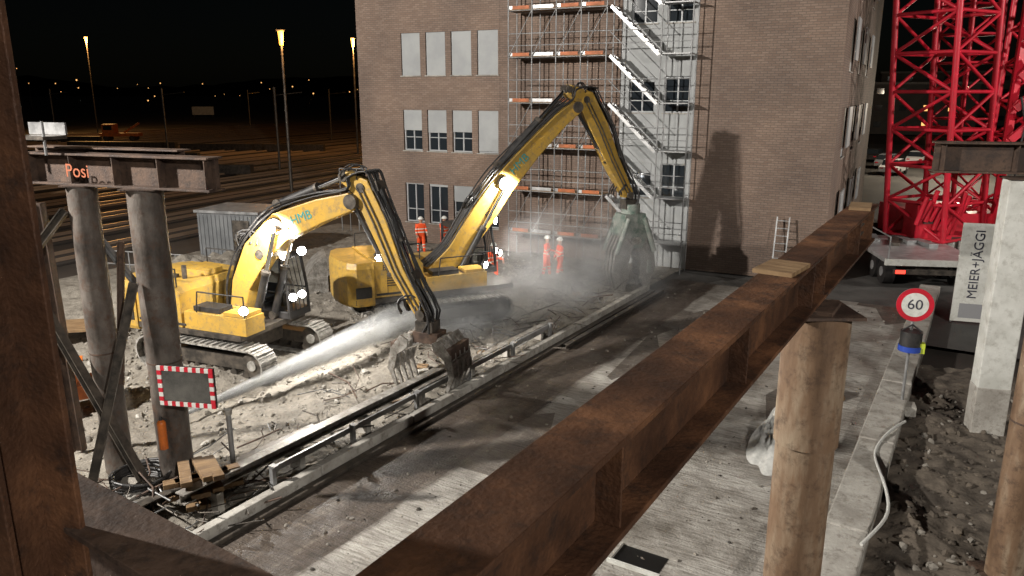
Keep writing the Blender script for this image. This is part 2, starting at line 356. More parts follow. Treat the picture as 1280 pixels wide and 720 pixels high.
for (c,sz) in [((0,.14,0),(.30,.025,16)),((0,-.14,0),(.30,.025,16)),((0,0,0),(.018,.26,16))]: mb.box(R@V(c)+V((0,0,8)),sz,M_rust,R)
mb.obj("steel_post",loc=(-1.70,2.33,-.1),bevel=.004)
mb=MB(); hsec(mb,(-2.5,3.2,5.83),(-.2,1.63,5.83),.24,.34,.025,M_rustd); mb.obj("steel_tie_beam",bevel=.004)

# ------------------------------------------------------------ excavator
def excavator(name,P,hd,boom,stick,bw=.55,paint=M_yel,L=4.4,gauge=1.25,scale=1,lamps=True,cdx=0,cabp=1300):
    rz=math.atan2(hd[1],hd[0]); E=empty(name,P,rz); E.scale=(scale,)*3
    for sgn,nm in((1,"track_left"),(-1,"track_right")):
        t=MB(); y=sgn*gauge; r=.44; hl=L/2-r; per=4*hl+2*math.pi*r; n=46
        for i in range(n):
            d=per*i/n
            if d<2*hl: p=V((-hl+d,0,2*r)); an=0
            elif d<2*hl+math.pi*r: a=(d-2*hl)/r; p=V((hl+math.sin(a)*r,0,r+math.cos(a)*r)); an=a
            elif d<4*hl+math.pi*r: p=V((hl-(d-2*hl-math.pi*r),0,0)); an=math.pi
            else: a=(d-4*hl-math.pi*r)/r; p=V((-hl-math.sin(a)*r,0,r-math.cos(a)*r)); an=math.pi+a
            R=Matrix.Rotation(an,3,'Y'); nrm=R@V((0,0,1)); c=V((p.x,y,p.z+.05))
            t.box(c-nrm*.02,(per/n*.92,.62,.045),M_trk,R); t.box(c+nrm*.02,(.03,.62,.05),M_trk,R)
            t.box(c-nrm*.07,(per/n*1.02,.2,.06),M_dk,R)
        t.box((0,y,.5),(2*hl,.3,.34),M_dk)
        for xx,rr in((-hl,.34),(hl,.34)): t.cyl((xx,y-.16,.49),(xx,y+.16,.49),rr,M_dk,n=20); t.cyl((xx,y-.2,.49),(xx,y+.2,.49),.14,M_trk,n=14)
        k=-hl+.35
        while k<hl-.2: t.cyl((k,y-.16,.22),(k,y+.16,.22),.11,M_dk,n=12); k+=.42
        t.obj(nm,E)
    u=MB(); u.box((0,0,.62),(1.6,gauge*2-.4,.4),M_dk); u.cyl((0,0,.8),(0,0,1.08),.62,M_dk,n=28); u.obj("undercarriage",E,bevel=.02)
    h=MB()
    h.box((-.7+cdx*.5,0,1.15),(4.2+cdx,2.7,.16),M_dk)
    h.prism([(-2.2,1.24),(-2.2,2.42),(-.75,2.36),(-.6,2.2),(-.6,1.24)],-1.34,1.34,paint)
    h.box((.55,-.98,1.48),(2.1,.72,.48),paint); h.box((1.2,-.98,1.78),(.7,.66,.1),paint)
    h.box((.2,-.98,1.80),(.9,.5,.14),M_blk)
    if cdx: h.box((-.2+cdx*.3,.9,1.6),(1.0+cdx*.6,.8,.8),paint)
    for k in range(7): h.box((-1.35,-1.345,1.6+k*.08),(.9,.02,.03),M_blk)
    for k in(-1.78,-.88): h.box((k,-1.343,1.85),(.015,.012,1.0),M_blk)
    h.box((-1.3,-1.346,1.34),(1.7,.012,.07),M_blk)
    h.cyl((-1.2,-.5,2.3),(-1.2,-.5,2.75),.07,M_dk); h.box((-1.3,.3,2.45),(.8,.7,.14),paint); h.box((-1.7,-.7,2.44),(.5,.5,.08),M_dk)
    h.obj("house",E,bevel=.035)
    c=MB(); 
    prof=[(-2.2,-1.38),(-2.75,-1.38),(-3.0,-1.15),(-3.15,-.6),(-3.2,0),(-3.15,.6),(-3.0,1.15),(-2.75,1.38),(-2.2,1.38)]
    n=len(prof); zs=[(1.0,.97),(1.1,1),(2.2,1),(2.38,.96)]
    vs=[( -2.2+(x+2.2)*s, y*s, z) for z,s in zs for x,y in prof]
    fs=[tuple(range(n)),tuple(range(3*n,4*n))]+[(j*n+i,j*n+(i+1)%n,(j+1)*n+(i+1)%n,(j+1)*n+i) for j in range(3) for i in range(n)]
    c.add(vs,fs,paint); c.box((-2.55,-1.385,1.45),(.5,.02,.35),M_blk); c.obj("counterweight",E,bevel=.05)
    text("logo","BAU AG",.24,M_ink,E,(-1.5,-1.362,2.18),(math.radians(90),0,0))
    r=MB()
    for y in(-1.3,1.3):
        r.tube([(-2.1,y,2.4),(-2.1,y,2.85),(-.7,y,2.85),(-.7,y,2.35)],.02,M_blk,6)
    r.tube([(1.55,-1.3,1.5),(1.55,-1.3,2.3),(.0,-1.3,2.3),(-.1,-1.3,1.6)],.02,M_blk,6); r.obj("handrails",E)
    k=MB(); x0,x1,y0,y1,z0,z1=-.15+cdx,1.6+cdx,.42,1.36,1.23,2.98
    k.box(((x0+x1)/2,(y0+y1)/2,z0+.1),(x1-x0,y1-y0,.2),M_blk)
    k.prism([(x0,z1-.06),(x0+.1,z1+.06),(x1-.35,z1+.06),(x1-.15,z1-.06)],y0-.02,y1+.02,M_blk)
    for yy in(y0+.035,y1-.035):
        k.bar((x0+.05,yy,z0),(x0+.05,yy,z1),.08,.1,M_blk); k.bar((x0+.8,yy,z0),(x0+.8,yy,z1),.07,.07,M_blk)
        k.bar((x1-.02,yy,z0),(x1-.05,yy,z0+.8),.07,.07,M_blk); k.bar((x1-.05,yy,z0+.8),(x1-.22,yy,z1),.07,.07,M_blk)
        k.box((x0+.4,yy,z0+.45),(.7,.05,.6),M_blk)
        k.bar((x0,yy,z0+.75),(x1-.04,yy,z0+.75),.04,.04,M_blk)
    for i in range(5): k.bar((x1+.02,y0+.1+i*.18,z0+.2),(x1,y0+.1+i*.18,z0+.8),.03,.03,M_blk); k.bar((x1,y0+.1+i*.18,z0+.8),(x1-.18,y0+.1+i*.18,z1),.025,.025,M_blk)
    k.box((x0+.5,.9,z0+.4),(.5,.5,.15),M_blk); k.box((x0+.25,.9,z0+.75),(.12,.5,.65),M_blk); k.box((x0+1.35,.85,z0+.5),(.15,.5,.4),M_dk)
    k.obj("cab",E,bevel=.012)
    g=MB(); g.add([(x0+.1,y0+.03,z0+.3),(x1-.1,y0+.03,z0+.3),(x1-.22,y0+.03,z1-.08),(x0+.1,y0+.03,z1-.08)],[(0,1,2,3)],M_cglass)
    g.add([(x0+.1,y1-.03,z0+.3),(x1-.1,y1-.03,z0+.3),(x1-.22,y1-.03,z1-.08),(x0+.1,y1-.03,z1-.08)],[(0,1,2,3)],M_cglass); g.obj("cab_glass",E)
    b=MB(); b.strip(boom,-bw/2,bw/2,paint)
    for i in(0,-1): b.cyl((boom[i][0],-bw/2-.06,boom[i][1]),(boom[i][0],bw/2+.06,boom[i][1]),boom[i][2]*.42,M_dk,n=20)
    for i in(2,3): b.cyl((boom[i][0]+.2,-bw/2-.03,boom[i][1]+.02),(boom[i][0]+.2,bw/2+.03,boom[i][1]+.02),.13,M_dk,n=20)
    for yy in(-bw/2-.08,bw/2+.02): b.prism([(boom[0][0]-.5,1.2),(boom[0][0]+.5,1.2),(boom[0][0]+.15,boom[0][1]+.2),(boom[0][0]-.15,boom[0][1]+.2)],yy,yy+.06,paint)
    b.obj("boom",E,bevel=.03)
    s=MB(); s.strip(stick,-bw*.34,bw*.34,paint)
    for i in(0,1): s.cyl((stick[i][0],-bw*.40,stick[i][1]),(stick[i][0],bw*.40,stick[i][1]),.12,M_dk,n=16)
    s.cyl((stick[-1][0],-bw*.5,stick[-1][1]),(stick[-1][0],bw*.5,stick[-1][1]),.13,M_dk,n=16)
    s.obj("stick",E,bevel=.03)
    y=MB()
    def ram(p,q,yy,r,f=.55):
        p=V((p[0],yy,p[1]));q=V((q[0],yy,q[1]));m=p.lerp(q,f)
        y.cyl(p,m,r,M_blk,n=14); y.cyl(m,m.lerp(p,.06),r*1.15,M_dk,n=14); y.cyl(m,q,r*.55,M_chr,n=12)
        for e in(p,q): y.cyl(e-V((0,r*1.2,0)),e+V((0,r*1.2,0)),r*1.1,M_dk,n=14)
    mid=boom[len(boom)//2]
    for yy in(-bw/2-.14,bw/2+.14): ram((boom[0][0]+.75,1.35),(mid[0],mid[1]),yy,.11)
    i=len(boom)//2
    ram((boom[i][0]-.1,boom[i][1]+boom[i][2]*.5+.18),(stick[0][0]-.02,stick[0][1]+.0),0,.13,.6)
    sa=stick[1];sb=stick[-2]
    ram((sa[0]+.42,sa[1]+.05),(sb[0]+.40,sb[1]-.1),0,.12,.62)
    ram((sa[0]-.25,sa[1]-.5),(sb[0]-.22,sb[1]-.1),-.1,.06,.7)
    for yy in(-.12,.12):
        y.bar((sb[0]+.38,yy,sb[1]-.1),(stick[-1][0]+.25,yy,stick[-1][1]-.45),.05,.12,M_dk)
        y.bar((sb[0]+.38,yy,sb[1]-.1),(stick[-1][0]+.0,yy,stick[-1][1]+.3),.05,.1,M_dk)
    y.box((stick[-1][0]+.1,0,stick[-1][1]-.35),(.5,.4,.35),M_dk)
    y.obj("hydraulic_rams",E)
    z=MB()
    for hh in range(10):
        off=.10+.05*random.random(); yy=-bw/2-.03+hh*(bw+.06)/9; pts=[]
        for q in range(len(boom)):
            a=boom[max(0,q-1)];c2=boom[min(len(boom)-1,q+1)];d=V((c2[0]-a[0],c2[1]-a[1])).normalized()
            nn=V((-d.y,d.x)); p=V((boom[q][0],boom[q][1]))+nn*(boom[q][2]/2+off*(.4+random.random()))
            pts.append((p.x,yy+random.uniform(-.02,.02),p.y))
        k1=boom[-1]; k2=stick[1]
        pts.append((k1[0]-.05,yy,k1[1]+.6)); pts.append((k2[0]+.25,yy*1.1,k2[1]+.42))
        for q in range(1,len(stick)): pts.append((stick[q][0]+stick[q][2]*.55+random.uniform(.02,.18),yy,stick[q][1]+.05))
        pts.append((stick[-1][0]+random.uniform(-.1,.3),yy,stick[-1][1]-.6))
        sp=[]
        for a1,b1,c1_,d1 in zip([pts[0]]+pts[:-2],pts[:-1],pts[1:],pts[2:]+[pts[-1]]):
            a1,b1,c1_,d1=map(V,(a1,b1,c1_,d1))
            for tt in(0,.33,.66):
                sp.append(.5*((2*b1)+(c1_-a1)*tt+(2*a1-5*b1+4*c1_-d1)*tt*tt+(-a1+3*b1-3*c1_+d1)*tt**3))
        z.tube(sp,.026,M_blk,6)
    for (ctr,nn_) in((boom[2],8),(stick[1],3),(stick[-1],6)):
      for hh in range(nn_):
        yy=random.uniform(-bw/2-.08,bw/2); r0=random.uniform(.18,.34)
        c0=V((ctr[0]+random.uniform(-.3,0),yy,ctr[1]+ctr[2]*.35))
        z.tube([c0+V((math.cos(t)*r0-.1,.1*math.sin(t*2),math.sin(t)*r0*1.2)) for t in [i*.45 for i in range(0,9)]],.024,M_blk,6)
    for o_ in(-.08,.06): z.tube([(c[0]+o_,-bw*.34-.03,c[1]) for c in stick[1:]],.022,M_dk,6)
    z.obj("hoses",E)
    if lamps:
        l=MB()
        def wl(p,d=(0,-1,0),r=.12):
            p=V(p);d=V(d).normalized(); l.cyl(p,p+d*.1,r,M_blk,n=16); l.cyl(p+d*.1,p+d*.115,r*.88,M_lamp,n=16)
        wl((boom[3][0]-.1,-bw/2,boom[3][1]+.05),(.35,-.9,-.25),.23)
        wl((x1-.1,.5,3.08),(.7,-.8,-.1),.14); wl((x1-.1,1.25,3.08),(.7,-.8,-.1),.14); wl((1.5,-1.25,1.95),(.6,-.8,-.1),.13); wl((x1+.08,.5,1.9),(.7,-.7,0),.12); wl((x1+.08,.9,1.9),(.7,-.7,0),.12)
        wl((-2.0,-1.2,2.5),(-.2,-1,0),.12)
        l.obj("work_lamps",E)
        light("boom_work_light",'SPOT',(boom[3][0]+.05,-bw/2-.5,boom[3][1]),1100,(1,.96,.88),E,None,.08,150).rotation_euler=(math.radians(55),0,math.radians(20))
        light("cab_work_light",'SPOT',(x1+.15,.5,3.1),cabp,(1,.96,.9),E,(x1+4.5,-1.5,0),.06,110)
        light("cab_interior_light",'POINT',(x0+.9,.9,2.8),14,(.9,.95,1),E,None,.06)
    return E
P1=(-7.9,21,0.05)
b1=[(.35,1.5,.5),(.55,2.3,.62),(1.1,3.2,.80),(2.0,4.0,.80),(3.3,4.5,.62),(4.3,4.8,.45)]
s1=[(4.05,5.4,.32),(4.55,5.15,.56),(4.98,4.3,.56),(5.5,3.1,.42),(6.15,2.05,.34)]
E1=excavator("tracked_excavator",P1,(.923,-.385),b1,s1,bw=.5)
g=MB(); gx,gz=6.3,1.55
g.cyl((gx,0,gz+.05),(gx,0,gz+.32),.2,M_dk,n=20); g.box((gx,0,gz-.08),(.7,.5,.28),M_rustd); g.cyl((gx-.45,-.3,gz-.1),(gx-.45,.3,gz-.1),.1,M_wear); g.cyl((gx+.45,-.3,gz-.1),(gx+.45,.3,gz-.1),.1,M_wear)
for sg in(-1,1):
    for i in range(5):
        yy=-.5+i*.25
        pts=[(gx+sg*.33,gz-.1),(gx+sg*.55,gz+.02),(gx+sg*.85,gz-.35),(gx+sg*.95,gz-.9),(gx+sg*.72,gz-1.42),(gx+sg*.64,gz-1.45),(gx+sg*.78,gz-.95),(gx+sg*.66,gz-.5),(gx+sg*.38,gz-.3)]
        g.prism(pts,yy-.03,yy+.03,M_wear)
    g.bar((gx+sg*.78,-.52,gz-.35),(gx+sg*.78,.52,gz-.35),.14,.3,M_rustd); g.bar((gx+sg*.86,-.52,gz-.75),(gx+sg*.86,.52,gz-.75),.06,.42,M_wear)
    g.cyl((gx+sg*.1,-.2,gz-.2),(gx+sg*.65,-.2,gz-.45),.05,M_chr); g.cyl((gx+sg*.1,.2,gz-.2),(gx+sg*.65,.2,gz-.45),.05,M_chr)
g.obj("grapple",E1,bevel=.01)
DX=.5
P2=(-3.3+.902*DX,25+.431*DX,0.05)
b2=[(x-DX,z,h) for x,z,h in [(.6,1.5,.6),(1.45,2.15,.75),(2.45,3.4,.9),(3.25,4.45,.8),(4.35,5.55,.64),(5.4,6.5,.54),(6.05,6.95,.46)]]
s2=[(x-DX,z,h) for x,z,h in [(5.75,7.55,.36),(6.45,7.2,.72),(7.05,6.2,.72),(7.6,5.1,.56),(8.4,3.75,.4)]]
E2=excavator("tracked_excavator",P2,(.902,.431),b2,s2,bw=.58,L=4.8,gauge=1.4,cdx=1.15,cabp=170)
g=MB(); cx,cz=8.6-DX,3.5
g.cyl((cx,0,cz-.1),(cx,0,cz-.5),.35,M_grn,n=24); g.prism([(cx-.45,cz-.45),(cx+.45,cz-.45),(cx+.6,cz-1.2),(cx+.35,cz-1.75),(cx-.35,cz-1.75),(cx-.6,cz-1.2)],-.36,.36,M_grn)
for yy in(-.32,-.1,.1,.32):
    g.prism([(cx-.5,cz-1.1),(cx-.05,cz-1.6),(cx-.25,cz-2.3),(cx-.2,cz-2.9),(cx-.45,cz-3.4),(cx-.75,cz-3.3),(cx-.95,cz-2.6),(cx-.85,cz-1.8)],yy-.05,yy+.05,M_wear)
for yy in(-.22,.22):
    g.prism([(cx+.5,cz-1.1),(cx+.05,cz-1.6),(cx+.35,cz-2.3),(cx+.35,cz-2.8),(cx+.55,cz-3.35),(cx+.8,cz-3.2),(cx+1.05,cz-2.5),(cx+.9,cz-1.7)],yy-.07,yy+.07,M_wear)
for sg in(-1,1):
    g.box((cx+sg*.72,0,cz-2.5),(.16,.7,.5),M_grn); g.cyl((cx+sg*.35,-.42,cz-.6),(cx+sg*.85,-.42,cz-1.9),.1,M_grn); g.cyl((cx+sg*.35,.42,cz-.6),(cx+sg*.85,.42,cz-1.9),.1,M_grn)
    g.cyl((cx+sg*.1,-.45,cz-1.45),(cx+sg*.1,.45,cz-1.45),.14,M_wear)
    for j in range(3): g.box((cx+sg*.36,0,cz-2.2-j*.35),(.12,.6,.12),M_wear)
g.obj("concrete_crusher",E2,bevel=.012)
text("logo","HMB",.40,M_teal,E2,(3.8-DX,-.298,5.08),(math.radians(90),math.radians(-42),0))
text("logo","HMB",.34,M_teal,E1,(2.75,-.258,4.3),(math.radians(90),math.radians(-20),0))

# ------------------------------------------------------------ building
BR=math.radians(-27); B=empty("brick_office_building",(11.9,30.8,-.05),BR)
def brick():
    m,nt,b=nodes("brick_wall"); L=nt.links
    tc=N(nt,"ShaderNodeTexCoord"); sp=N(nt,"ShaderNodeSeparateXYZ"); L.new(tc.outputs["Object"],sp.inputs[0])
    ad=N(nt,"ShaderNodeMath",operation='ADD'); L.new(sp.outputs[0],ad.inputs[0]); L.new(sp.outputs[1],ad.inputs[1])
    cb=N(nt,"ShaderNodeCombineXYZ"); L.new(ad.outputs[0],cb.inputs[0]); L.new(sp.outputs[2],cb.inputs[1])
    bt=N(nt,"ShaderNodeTexBrick",Scale=1); L.new(cb.outputs[0],bt.inputs[0])
    bt.inputs["Brick Width"].default_value=.28; bt.inputs["Row Height"].default_value=.095; bt.inputs["Mortar Size"].default_value=.012
    bt.inputs["Color1"].default_value=(.200,.138,.107,1); bt.inputs["Color2"].default_value=(.255,.185,.148,1); bt.inputs["Mortar"].default_value=(.14,.112,.096,1)
    n=N(nt,"ShaderNodeTexNoise",Scale=.35,Detail=9); L.new(tc.outputs["Object"],n.inputs[0])
    r=ramp(nt,n.outputs[0],[(.35,(.74,.74,.74)),(.65,(1.08,1.05,1.0))])
    mu=N(nt,"ShaderNodeMix",data_type='RGBA',blend_type='MULTIPLY'); mu.inputs[0].default_value=1
    L.new(bt.outputs[0],mu.inputs[6]); L.new(r.outputs[0],mu.inputs[7]); L.new(mu.outputs[2],b.inputs["Base Color"]); b.inputs["Roughness"].default_value=.85
    bp=N(nt,"ShaderNodeBump",Strength=.4,Distance=.02); L.new(bt.outputs["Fac"],bp.inputs["Height"]); bp.invert=True; L.new(bp.outputs[0],b.inputs["Normal"])
    return m
M_brick=brick()
M_bay=mat("bay_panel",(.30,.31,.31),(.40,.41,.41),rough=.6,scale=.8)
HB=20;XR=.8
def wall(x,u0,u1,z0,z1,ops,f,m,dep=.22):
    us=sorted({u0,u1}|{o[0] for o in ops}|{o[1] for o in ops}); zs=sorted({z0,z1}|{o[2] for o in ops}|{o[3] for o in ops})
    for i in range(len(us)-1):
        for j in range(len(zs)-1):
            a,b_,c,d=us[i],us[i+1],zs[j],zs[j+1]; mu,mz=(a+b_)/2,(c+d)/2
            if any(o[0]<mu<o[1] and o[2]<mz<o[3] for o in ops): continue
            x.add([f(a,0,c),f(b_,0,c),f(b_,0,d),f(a,0,d)],[(0,1,2,3)],m)
    for o in ops:
        a,b_,c,d=o[:4]
        for q in([(a,0,c),(b_,0,c),(b_,dep,c),(a,dep,c)],[(a,0,d),(b_,0,d),(b_,dep,d),(a,dep,d)],[(a,0,c),(a,0,d),(a,dep,d),(a,dep,c)],[(b_,0,c),(b_,0,d),(b_,dep,d),(b_,dep,c)]):
            x.add([f(*p) for p in q],[(0,1,2,3)],m)
FF=lambda u,d,z:(-u,d,z)
SF=lambda u,d,z:(-d+XR,u,z)
fops=[];tops=[14.0,10.35,6.7,3.05]
wins=[]
for r_,tp in enumerate(tops):
    for k in range(4):
        s0=15.2+1.44*k-1.12
        fops.append((s0,s0+1.12,tp-2.0,tp)); wins.append((s0,s0+1.12,tp-2.0,tp,r_,k))
bays=[]
for zb in(3.05,6.7,10.35,14.0):
    for s0 in(5.0,6.55):
        fops.append((s0,s0+1.15,zb,zb+1.5)); bays.append((s0,s0+1.15,zb,zb+1.5))
x=MB(); 
left=[o for o in fops if o[0]>9]; bay=[o for o in fops if o[0]<9]
wall(x,8.1,22.2,0,HB,left,FF,M_brick); wall(x,-XR,4.8,0,HB,[],FF,M_brick)
wall(x,4.8,8.1,0,HB,bay,lambda u,d,z:(-u,d+.06,z),M_bay)
x.add([(-4.8,0,0),(-4.8,.06,0),(-4.8,.06,HB),(-4.8,0,HB)],[(0,1,2,3)],M_brick); x.add([(-8.1,0,0),(-8.1,.06,0),(-8.1,.06,HB),(-8.1,0,HB)],[(0,1,2,3)],M_brick)
sops=[(u,u+1.6,z,z+2.1) for z in(1.2,4.8,8.4,12) for u in(3.2,9,15)]
wall(x,0,27,0,HB,sops,SF,M_brick)
x.add([(-22.2,0,0),(-22.2,27,0),(-22.2,27,HB),(-22.2,0,HB)],[(0,1,2,3)],M_brick); x.add([(-22.2,27,0),(XR,27,0),(XR,27,HB),(-22.2,27,HB)],[(0,1,2,3)],M_brick)
x.add([(-22.2,0,HB),(XR,0,HB),(XR,27,HB),(-22.2,27,HB)],[(0,1,2,3)],M_asph)
x.obj("walls",B)
x=MB()
def window(x,a,b_,c,d,f,blind):
    dep=.16; w_=b_-a;fr=.06
    def bx(u0,u1,d0,d1,z0,z1,m):
        ps=[f(u,dd,z) for u in(u0,u1) for dd in(d0,d1) for z in(z0,z1)]
        x.add(ps,[(0,1,3,2),(4,6,7,5),(0,4,5,1),(2,3,7,6),(0,2,6,4),(1,5,7,3)],m)
    bx(a,b_,dep+.03,dep+.05,c,d,M_glass)
    for u0,u1,z0,z1 in((a,a+fr,c,d),(b_-fr,b_,c,d),(a+fr,b_-fr,c,c+fr),(a+fr,b_-fr,d-fr,d),((a+b_)/2-.03,(a+b_)/2+.03,c+fr,d-fr)): bx(u0,u1,dep-.03,dep+.028,z0,z1,M_frame)
    bx(a+fr,b_-fr,dep-.02,dep+.027,c+(d-c)*.32,c+(d-c)*.32+.04,M_frame)
    bx(a-.05,b_+.05,-.05,.1,c-.05,c,M_conc)
    if blind>0:
        zz=d-(d-c)*blind; bx(a+.03,b_-.03,.05,.09,zz,d,M_blind)
for a,b_,c,d,r_,k in wins:
    bl=1
    if r_==2: bl={0:.96,1:.52,2:.55,3:.50}[k]
    if r_==3: bl={0:.5,1:.4,2:.06,3:.03}[k]
    window(x,a,b_,c,d,FF,bl)
for i,(a,b_,c,d) in enumerate(bays): window(x,a,b_,c,d,lambda u,dd,z:(-u,dd+.06,z),[.0,.3,.0,.15][i%4])
for o in sops: window(x,*o,SF,random.choice([.6,1,1]))
x.obj("windows",B)
x=MB()
for z in(1.2,4.8,8.4,12):
    for u in(3.2,9,15): x.box((XR+.18,u+.8,z+1.3),(.06,1.7,1.7),M_blind)
x.obj("side_sunblinds",B)
# ------------------------------------------------------------ scaffolding
G=empty("scaffolding",(11.9,30.8,-.05),BR)
x=MB(); lv=[1.2+1.96*i for i in range(8)]
Sx=[12.95,11.8,10.65,9.5,8.35]
for s_ in Sx+[6.0,4.75]:
    for y in(-1.15,-.3): x.cyl((-s_,y,0),(-s_,y,18),.03,M_galv,n=6)
for z in lv:
    for y in(-1.15,-.3):
        for dz in(0,.5,1.0):
            if y==-.3 and dz>0: continue
            x.cyl((-12.95,y,z+dz),(-8.35,y,z+dz),.022,M_galv,n=6)
            if y==-1.15 and dz!=0: x.cyl((-8.35,y,z+dz),(-4.75,y,z+dz),.02,M_galv,n=6)
    for s_ in Sx+[6.0,4.75]: x.cyl((-s_,-1.15,z),(-s_,-.3,z),.024,M_galv,n=6)
for i in range(4):
    for z in lv[::2]: x.cyl((-Sx[i],-1.18,z),(-Sx[i+1],-1.18,z+1.96),.018,M_galv,n=5)
x.obj("tubes",G)
x=MB()
for z in lv:
    x.box((-10.65,-.73,z+.03),(4.6,.75,.05),M_wood)
    for i in range(4):
        u=Sx[i]; x.box((-(u+Sx[i+1])/2,-1.12,z+.13),(.85,.03,.14),M_ora if i!=1 else M_alu); x.box((-(u)+.1,-1.12,z+.13),(.18,.032,.14),M_alu)
    x.box((-5.4,-.73,z+.03),(1.2,.75,.05),M_galv)
x.obj("decks",G)
x=MB()
for z in lv[1:]:
    for y in(-1.1,-.55):
        x.bar((-8.2,y,z),(-6.1,y,z-1.96),.04,.13,M_alu)
    for k in range(9):
        t=(k+.5)/9; x.box((-8.2+2.1*t,-.82,z-1.96*t),(.24,.5,.03),M_galv)
    x.cyl((-8.2,-1.14,z+.95),(-6.1,-1.14,z-1.0),.02,M_galv,n=6)
x.obj("stairs",G)
x=MB()
for y in(-.24,.24): x.bar((0,y,0),(.55,y,2.7),.05,.06,M_alu)
for k in range(9): x.cyl((.06*k+.03,-.24,.3*k+.15),(.06*k+.03,.24,.3*k+.15),.02,M_alu,n=6)
x.obj("ladder",loc=(10.75,30.35,-.1),rz=math.radians(63))

# ------------------------------------------------------------ people
def hivis(name):
    m,nt,b=nodes(name); L=nt.links; tc=N(nt,"ShaderNodeTexCoord"); sp=N(nt,"ShaderNodeSeparateXYZ"); L.new(tc.outputs["Object"],sp.inputs[0])
    mr=N(nt,"ShaderNodeMath",operation='DIVIDE'); mr.inputs[1].default_value=2; L.new(sp.outputs[2],mr.inputs[0])
    O=(.9,.10,.02);Rf=(.7,.7,.62);Bt=(.03,.02,.015);Sk=(.45,.26,.18)
    r=ramp(nt,mr.outputs[0],[(0,Bt),(.06,O),(.15,Rf),(.175,O),(.22,Rf),(.245,O),(.52,Rf),(.55,O),(.60,Rf),(.625,O),(.745,Sk)],'CONSTANT')
    L.new(r.outputs[0],b.inputs["Base Color"]); b.inputs["Roughness"].default_value=.7
    return m
M_hv=hivis("hi_vis_clothing")
M_skin=mat("skin",(.45,.26,.18),rough=.5)
def person(loc,rz,arm=0,step=.12,name="construction_worker"):
    E=empty(name,loc,rz)
    J=[(0,0,.98,.15),(0,0,1.15,.14),(.01,0,1.36,.165),(.01,0,1.47,.08),(.02,0,1.53,.062),(.03,0,1.60,.085),(.03,0,1.69,.095),(.02,0,1.76,.06)]
    e=[(0,1),(1,2),(2,3),(3,4),(4,5),(5,6),(6,7)]
    for sg in(1,-1):
        i=len(J); st=step*sg
        J+=[(0,.10*sg,.92,.115),(st*.5+.02,.11*sg,.50,.085),(st,.12*sg,.10,.06),(st+.14,.13*sg,.05,.045)]
        e+=[(0,i),(i,i+1),(i+1,i+2),(i+2,i+3)]
        i=len(J); k=arm if sg>0 else arm*.4
        J+=[(0,.19*sg,1.42,.075),(.02+.1*k,.25*sg,1.14,.058),(.10+.25*k,.24*sg,.92+.25*k,.042),(.13+.27*k,.235*sg,.86+.25*k,.035)]
        e+=[(2,i),(i,i+1),(i+1,i+2),(i+2,i+3)]
    me=bpy.data.meshes.new("body"); me.from_pydata([j[:3] for j in J],e,[]); o=bpy.data.objects.new("body",me); COL.objects.link(o); o.parent=E
    bm=bmesh.new(); bm.from_mesh(me); ly=bm.verts.layers.skin.verify()
    bm.verts.ensure_lookup_table()
    for v,j in zip(bm.verts,J): v[ly].radius=(j[3],j[3]*(1.25 if j[2]>1.1 and j[3]>.13 else 1))
    bm.verts[0][ly].use_root=True
    bm.to_mesh(me); bm.free()
    sm=o.modifiers.new("skin","SKIN"); o.modifiers.new("sub","SUBSURF").render_levels=2
    me.materials.append(M_hv); sm.use_smooth_shade=True
    x=MB(); x.sphere((.03,0,1.70),.125,M_helm,half=True,sc=(1.12,1,1)); x.cyl((.03,0,1.695),(.03,0,1.71),.15,M_helm,n=18)
    x.sphere((.125,0,1.645),.018,M_skin,6,4); x.sphere((.112,.035,1.672),.012,M_blk,6,4); x.sphere((.112,-.035,1.672),.012,M_blk,6,4); x.box((.115,0,1.61),(.01,.05,.008),M_rustd)
    for sg in(1,-1):
        x.sphere((.03,.1*sg,1.65),.025,M_skin,6,4); k=arm if sg>0 else arm*.4; h=V((.13+.27*k,.235*sg,.86+.25*k)); x.sphere(h,.045,M_skin,8,6,sc=(.6,1,1.2))
        for q in range(4): x.cyl(h+V((0,(q-1.5)*.022,-.03)),h+V((.02,(q-1.5)*.024,-.10-.012*(q in(1,2)))),.011,M_skin,n=5)
        x.cyl(h+V((.02,-.03*sg,0)),h+V((.05,-.05*sg,-.05)),.012,M_skin,n=5)
    x.obj("helmet_face_hands",E)
    return E
person((-5.75,37.4,-.1),-2.2); person((-4.4,36.6,-.1),-1.2,.6); person((-3.3,36.8,-.1),-.6,.2)
person((1.45,31.6,-.1),-.3,.8); person((2.0,31.2,-.1),-2.8,.5,.2); person((-.75,29.6,0),-1.0,1)

# ------------------------------------------------------------ right side things
CE=empty("lattice_crane",(0,0,0))
def lattice(x,p0,p1,w,n,rot,rc=.085,rd=.045,m=M_red):
    p0=V(p0);p1=V(p1)
    cs=[Matrix.Rotation(rot,3,'Z')@V((i*w/2,j*w/2,0)) for i,j in((-1,-1),(1,-1),(1,1),(-1,1))]
    for c in cs: x.cyl(p0+c,p1+c,rc,m,n=10)
    for k in range(n):
        a=p0.lerp(p1,k/n);b=p0.lerp(p1,(k+1)/n)
        for i in range(4):
            c,d=cs[i],cs[(i+1)%4]
            x.cyl(a+c,a+d,rd,m,n=7)
            if k%2: x.cyl(a+c,b+d,rd,m,n=7)
            else: x.cyl(a+d,b+c,rd,m,n=7)
x=MB(); lattice(x,(19.2,34.6,1.2),(17.6,33.6,17),2.8,10,.5,.125,.075); x.obj("lattice_boom",CE)
x=MB(); lattice(x,(23.2,34.4,1.2),(23.0,33.6,19),2.6,12,.3,.12,.07); lattice(x,(21.6,37.5,1.2),(21.0,37.5,19),1.8,14,.3,.08,.055); x.obj("mast",CE)
x=MB()
